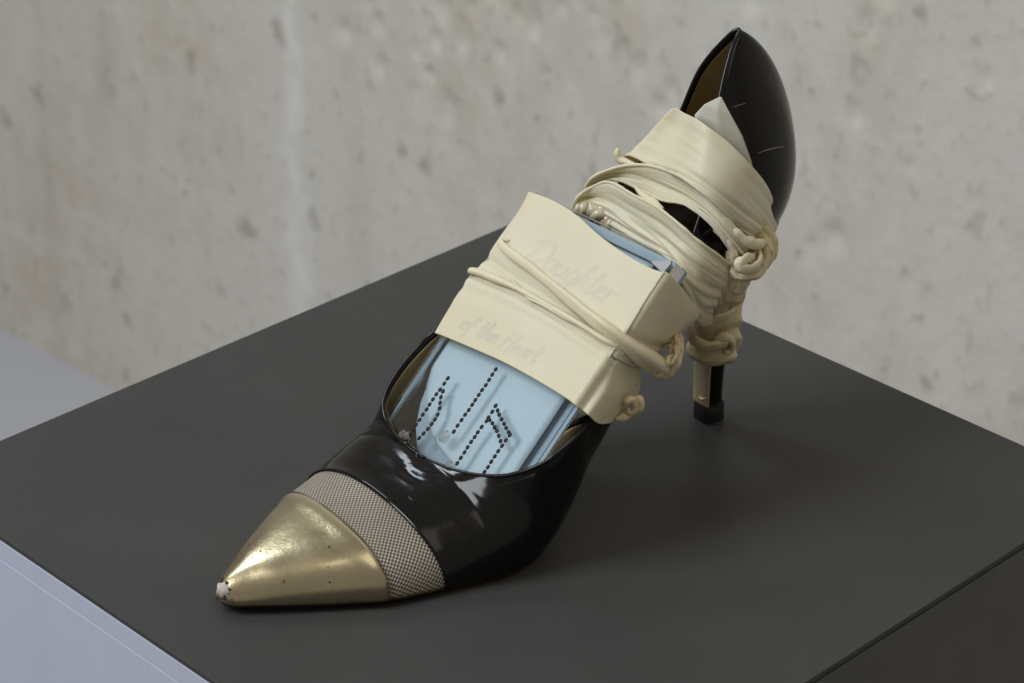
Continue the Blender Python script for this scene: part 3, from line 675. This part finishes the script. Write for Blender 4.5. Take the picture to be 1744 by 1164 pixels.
tube('twisted_strand', [L2(q, o) for q, o in (((3.9,20.2), 1.4), ((1.5,20.9), 1.7), ((2.3,22.3), 2.4), ((8.1,23.7), 2.8), ((19.4,25.2), 2.9), ((34.9,27.7), 3), ((51.7,30.4), 3.2), ((65.2,32.2), 3.4))] + [(136.8,-40.5,69.3), (144.1,-40.5,62.6), (151.0,-38.0,56.5)],
     [.5, .8, 1.1, 1.4, 1.6, 1.7, 2.0, 2.4, 3.0, 3.6, 2.8], fw, LATEX, lump=.18, lf=.12, groove=3, twist=.06, ns=20, label='rolled diagonal strand')
rope('gathered_knot', [(162.6,-32.0,62.8), (159.3,-35.0,60.6), (155.3,-38.0,58.7), (151.7,-39.0,56.5), (147.6,-39.0,56.1), (145.8,-38.0,58.3)], [2.0, 3.0, 3.4, 3.4, 2.6, 1.2], fw, LATEXB, n=6, twist=.7, seed=3)
rope('gathered_knot', [(148.4,-41.0,59.6), (150.6,-42.0,60.9), (154.3,-40.0,62.2), (158.3,-37.0,62.7)], [1.4, 1.9, 1.8, .8], fw, LATEXB, n=3, twist=1.2, seed=5)
tube('curled_end', [(132.9,-41.0,49.6), (132.6,-42.0,52.0), (133.7,-43.0,52.7), (135.3,-43.0,50.6), (134.9,-43.0,48.3), (133.3,-42.5,47.7), (133.1,-42.0,49.5)], [1.2, 1.3, 1.3, 1.2, 1.2, 1.0, .8], fw, LATEXB, lump=.5, lf=.4, ns=12, seed=2)
tube('curled_end', [(136.1,-42.0,51.7), (137.3,-43.0,51.9), (137.5,-43.5,50.1), (136.7,-43.0,47.6), (135.8,-42.0,45.9)], [1.0, 1.3, 1.4, 1.2, .6], fw, LATEXB, lump=.5, lf=.4, ns=12, seed=6)
tube('curled_end', [(129.1,-40.0,45.5), (131.0,-41.0,45.7), (133.6,-41.0,45.8), (135.2,-42.0,46.5)], [.6, 1.5, 1.4, .8], fw, LATEXB, lump=.4, lf=.3, ns=12, seed=8)
rw = thing('latex_bandage', 'yellowed latex bandage stretched and knotted around the heel of the shoe', 'bandage', (200, 0, 60))
r1 = [
 [(198.6,17.0,119.7), (198.4,9.0,121.0), (189.4,-9.0,126.7), (192.5,-19.0,122.3), (198.1,-26.0,113.9), (207.5,-25.0,102.1), (220.0,-17.0,83.8)],
 [(196.8,21.0,113.7), (196.4,11.0,114.8), (186.4,-10.0,121.1), (188.0,-22.0,117.4), (194.3,-28.0,108.1), (206.0,-26.0,95.2), (218.8,-18.0,80.7)],
 [(193.6,25.0,107.0), (192.4,13.0,108.7), (182.4,-11.0,115.2), (182.9,-24.0,112.6), (190.2,-30.0,103.0), (202.8,-28.0,90.8), (215.4,-20.0,78.8)],
 [(189.3,29.0,100.2), (188.2,15.0,102.4), (178.7,-11.0,110.3), (179.6,-25.0,107.4), (187.8,-30.0,97.7), (198.8,-30.0,87.2), (211.9,-22.0,76.3)]]
r1 = [pre(ext(r, (6, 14, -2)), (2, 7, -14)) for r in r1]
sheet('upper_band', r1, rw, LATEX, k=14, gather=.55, wr=.16, thick=.5, seed=2, folds=[(1.25, .45, .08, 1.1), (1.1, .62, .045, -.8), (1.5, .75, .05, .8), (1.9, .55, .05, .6)], hem={'bottom': .6}, label='taut cream band over the heel counter')
tube('curled_end', [(187.1,31.0,102.8), (186.4,31.0,101.2), (186.9,30.0,99.3), (187.4,26.0,99.0), (187.6,19.0,99.3), (187.5,11.0,100.9)], [.9, 1.3, 1.4, 1.3, 1.0, .4], rw, LATEX, lump=.2, ns=12, seed=4)
r2 = [
 [(173.5,31.0,93.6), (179.2,25.0,99.2), (182.8,15.0,103.6), (183.8,2.0,106.1), (182.9,-13.0,106.1), (183.7,-26.0,102.7), (188.1,-32.0,94.9), (193.4,-33.0,87.7)],
 [(174.8,32.0,91.4), (180.7,26.5,96.2), (183.2,14.0,99.0), (183.2,1.0,100.4), (181.2,-14.0,102.1), (181.1,-27.0,99.6), (184.1,-33.0,93.1), (188.6,-34.0,86.9)],
 [(175.1,31.0,90.6), (180.3,25.0,95.0), (182.4,12.0,94.9), (181.4,0.0,96.1), (179.7,-14.0,100.1), (180.6,-25.0,97.7), (182.8,-31.0,91.6), (186.8,-32.0,84.9)]]
r2 = [pre(r, (2, 6, -14)) for r in r2]
sheet('strand_sheet', r2, rw, LATEX, k=14, gather=.9, wr=.3, thick=.5, seed=6, hem={'top': .6, 'bottom': .55}, folds=[(.35, .7, .10, .8), (.8, .3, .08, .6)], label='thick folded strand across the opening')
r3 = [
 [(167.5,31.0,87.7), (172.7,29.0,92.2), (176.3,23.0,95.7), (177.1,11.0,95.2), (175.4,-4.0,96.7), (172.5,-18.0,97.3), (174.5,-26.0,93.3), (178.5,-30.0,89.2), (184.7,-32.0,83.2)],
 [(167.4,31.5,85.7), (172.0,29.0,88.6), (174.8,21.0,90.3), (176.1,8.0,89.4), (173.8,-9.0,90.8), (171.5,-21.0,90.8), (173.5,-28.0,87.7), (178.2,-31.0,82.6), (184.5,-32.0,77.7)],
 [(167.8,31.0,84.4), (171.2,27.0,86.3), (173.0,18.0,86.0), (173.5,3.0,84.9), (170.6,-13.0,86.6), (168.9,-24.0,85.7), (171.5,-29.5,80.5), (177.0,-31.0,75.8), (183.0,-31.0,71.7)],
 [(168.9,30.0,82.6), (171.5,25.0,83.8), (172.8,15.0,82.2), (172.9,-1.0,81.2), (169.5,-16.0,83.7), (166.0,-27.0,82.5), (170.0,-29.5,74.0), (175.7,-29.0,66.8), (182.6,-28.0,64.2)],
 [(168.7,28.0,80.2), (171.3,23.0,80.3), (172.6,13.0,78.0), (172.2,-3.0,76.5), (169.4,-17.0,77.4), (167.1,-26.0,75.5), (173.3,-26.0,65.1), (179.6,-24.0,57.5), (186.0,-23.0,55.9)]]
r3 = [pre(r, (2, 6, -14)) for r in r3]
sheet('lower_band', r3, rw, LATEX, k=14, gather=1.3, wr=.3, thick=.5, seed=9, hem={'top': .6}, folds=[(.18, .50, .06, .9), (.45, .22, .06, -.6), (.62, .60, .045, .8), (.05, .85, .05, .7), (.8, .55, .05, -.6), (.35, .75, .03, .5)], label='folded yellowed band drawn down to the heel')
tube('twisted_strand', [(180.3,14.0,96.4), (179.9,9.0,95.4), (179.2,3.0,95.0), (177.3,-5.0,95.6)], [.6, 1.3, 1.5, .7], rw, LATEX, lump=.2, ns=12, groove=2, twist=.2)
tube('loop', [(184.6,-24.0,93.0), (184.1,-31.0,92.4), (185.4,-33.0,88.8), (185.9,-33.0,84.8), (185.7,-31.0,81.2)], [.9, 1.2, 1.4, 1.2, .6], rw, LATEX, lump=.2, ns=12, seed=1)
tube('loop', [(185.4,-28.0,97.0), (187.3,-32.0,94.0), (191.0,-34.0,90.6), (196.0,-34.0,88.2), (203.5,-30.0,86.2)], [.8, 1.6, 2.0, 1.8, 1.0], rw, LATEX, lump=.3, ns=14, seed=3)
# big gathered knot on the near side of the heel
kn = rope('gathered_knot', [(202.1,-28.0,89.4), (202.6,-31.0,86.0), (200.8,-33.0,81.9), (195.9,-35.0,79.7), (189.9,-36.0,79.2), (186.0,-35.0,80.5), (185.8,-33.0,82.4)], [2.2, 3.2, 3.6, 3.2, 2.8, 2.2, 1.0], rw, LATEXB, n=6, twist=.4, seed=12, label='thick curled knot beside the heel')
tube('fold', [(196.5,-33.0,85.7), (194.1,-37.0,84.0), (189.4,-39.0,83.1), (184.9,-39.0,84.0), (183.6,-37.0,85.6), (185.7,-37.0,86.7), (188.8,-38.0,85.5)], [.9, 1.0, 1.0, .9, .9, .8, .5], kn, LATEX, lump=.3, ns=14, seed=13, flat=2.0)
tube('fold', [(188.1,-39.0,82.3), (184.7,-38.5,85.4), (186.6,-38.0,87.3), (191.0,-37.0,86.0)], [.6, .8, .8, .5], kn, LATEX, lump=.3, ns=12, seed=16, flat=2.2)
rope('fold', [(188.8,-29.0,86.6), (190.4,-31.0,83.8), (193.2,-32.0,84.3), (199.2,-30.0,85.2)], [3, 4.4, 4.2, 2.4], kn, LATEXB, n=7, twist=.4, seed=14)
rope('fold', [(191.8,-31.0,77.1), (189.1,-30.0,74.3), (188.8,-26.0,69.6), (191.4,-20.0,63.1)], [3.4, 5.0, 6.4, 6.6], kn, LATEXB, n=9, twist=.3, seed=15)
# sleeve bunched round the heel stem
V = []; rings = 54; ns = 56
for i in range(rings):
    t = i / (rings - 1); z = 26 + 41 * t
    cx = 207.3 + 4 * t * t; r = 8.6 - 1.0 * math.sin(t * 3.1) + 1.0 * t
    if i < 4: r -= (4 - i) * .6
    for j in range(ns):
        a = 2 * math.pi * j / ns
        q = t * 5.2 + .42 * math.sin(a + .4) + .25 * math.sin(2 * a + 1) + .3 * noise.noise(Vector((math.cos(a), math.sin(a), t * 3)))
        f = 1.7 * abs(math.sin(q * math.pi / 1.25)) ** .6 + .5 * math.sin(q * 6.1 + 2 * a)
        V.append((cx + (r + f) * math.cos(a), -1 + (r + f) * math.sin(a) * .92, z + .8 * noise.noise(Vector((math.cos(a), math.sin(a), t * 3 + 9)))))
slv = make('heel_sleeve', V, grid_faces(rings, ns, closed=True), rw, LATEXB, label='bunched latex sleeve around the heel stem'); md = slv.modifiers.new('t', 'SOLIDIFY'); md.thickness = .008
tube('fold', [(192.0,-4.0,44.0), (190.5,-9.0,41.9), (195.1,-11.5,39.1), (203.5,-10.5,37.1), (214.4,-4.0,35.3)], [.9, 1.3, 1.4, 1.5, .9], slv, LATEXB, lump=.35, lf=.3, ns=16, seed=21, flat=2.2)
tube('fold', [(195.3,-6.0,52.8), (195.2,-11.0,50.7), (202.2,-11.0,48.4), (213.7,-5.0,47.0)], [.8, 1.2, 1.3, .8], slv, LATEXB, lump=.3, lf=.3, ns=16, seed=23, flat=2.4)
tube('fold', [(198.5,-12.0,39.1), (200.8,-13.0,41.7), (205.8,-12.0,38.2), (207.5,-10.0,33.2), (203.9,-10.0,33.2)], [.8, 1.2, 1.2, 1.1, .6], slv, LATEXB, lump=.4, lf=.35, ns=14, seed=22, flat=1.5)
# dried glue blobs above the case
for (q, r) in (((171.2,27.0,85.2), 2.6), ((172.0,25.0,84.6), 3.0), ((172.8,23.0,84.2), 3.2), ((173.6,21.0,83.3), 2.6), ((169.1,28.0,85.6), 2.4), ((167.8,29.0,85.4), 2.0), ((173.3,18.0,82.5), 2.0), ((172.6,27.0,85.5), 2.2), ((174.1,15.0,81.9), 1.6), ((174.3,11.0,81.5), 1.4)):
    b0 = bmesh.new(); bmesh.ops.create_icosphere(b0, subdivisions=3, radius=r)
    V = [tuple(Vector(q) + v.co * (1 + .4 * noise.noise(v.co * .35 + Vector(q)))) for v in b0.verts]; F = [tuple(v.index for v in f.verts) for f in b0.faces]; b0.free()
    make('glue_blob', V, F, rw, GLUE)

# ================================================================== PAPER tucked under the bandage
pp = thing('paper_scrap', 'triangular cream paper scrap tucked behind the top of the bandage', 'paper', (198, -12, 120))
pr = [[(195.8,-11.5,135.0), (195.8,-11.7,134.9), (195.9,-12.0,134.9)],
 [(193.0,-7.0,131.4), (193.8,-12.5,131.3), (196.8,-16.0,129.8)],
 [(191.3,-4.0,126.9), (193.0,-14.0,126.5), (199.0,-20.0,122.6)],
 [(192.4,-4.0,120.9), (193.6,-16.0,120.3), (200.8,-23.0,114.1)],
 [(193.1,-4.0,115.7), (194.1,-17.0,114.6), (201.8,-24.0,108.4)]]
sheet('paper_leaf', pr, pp, PAPER, thick=.2, straight=True)
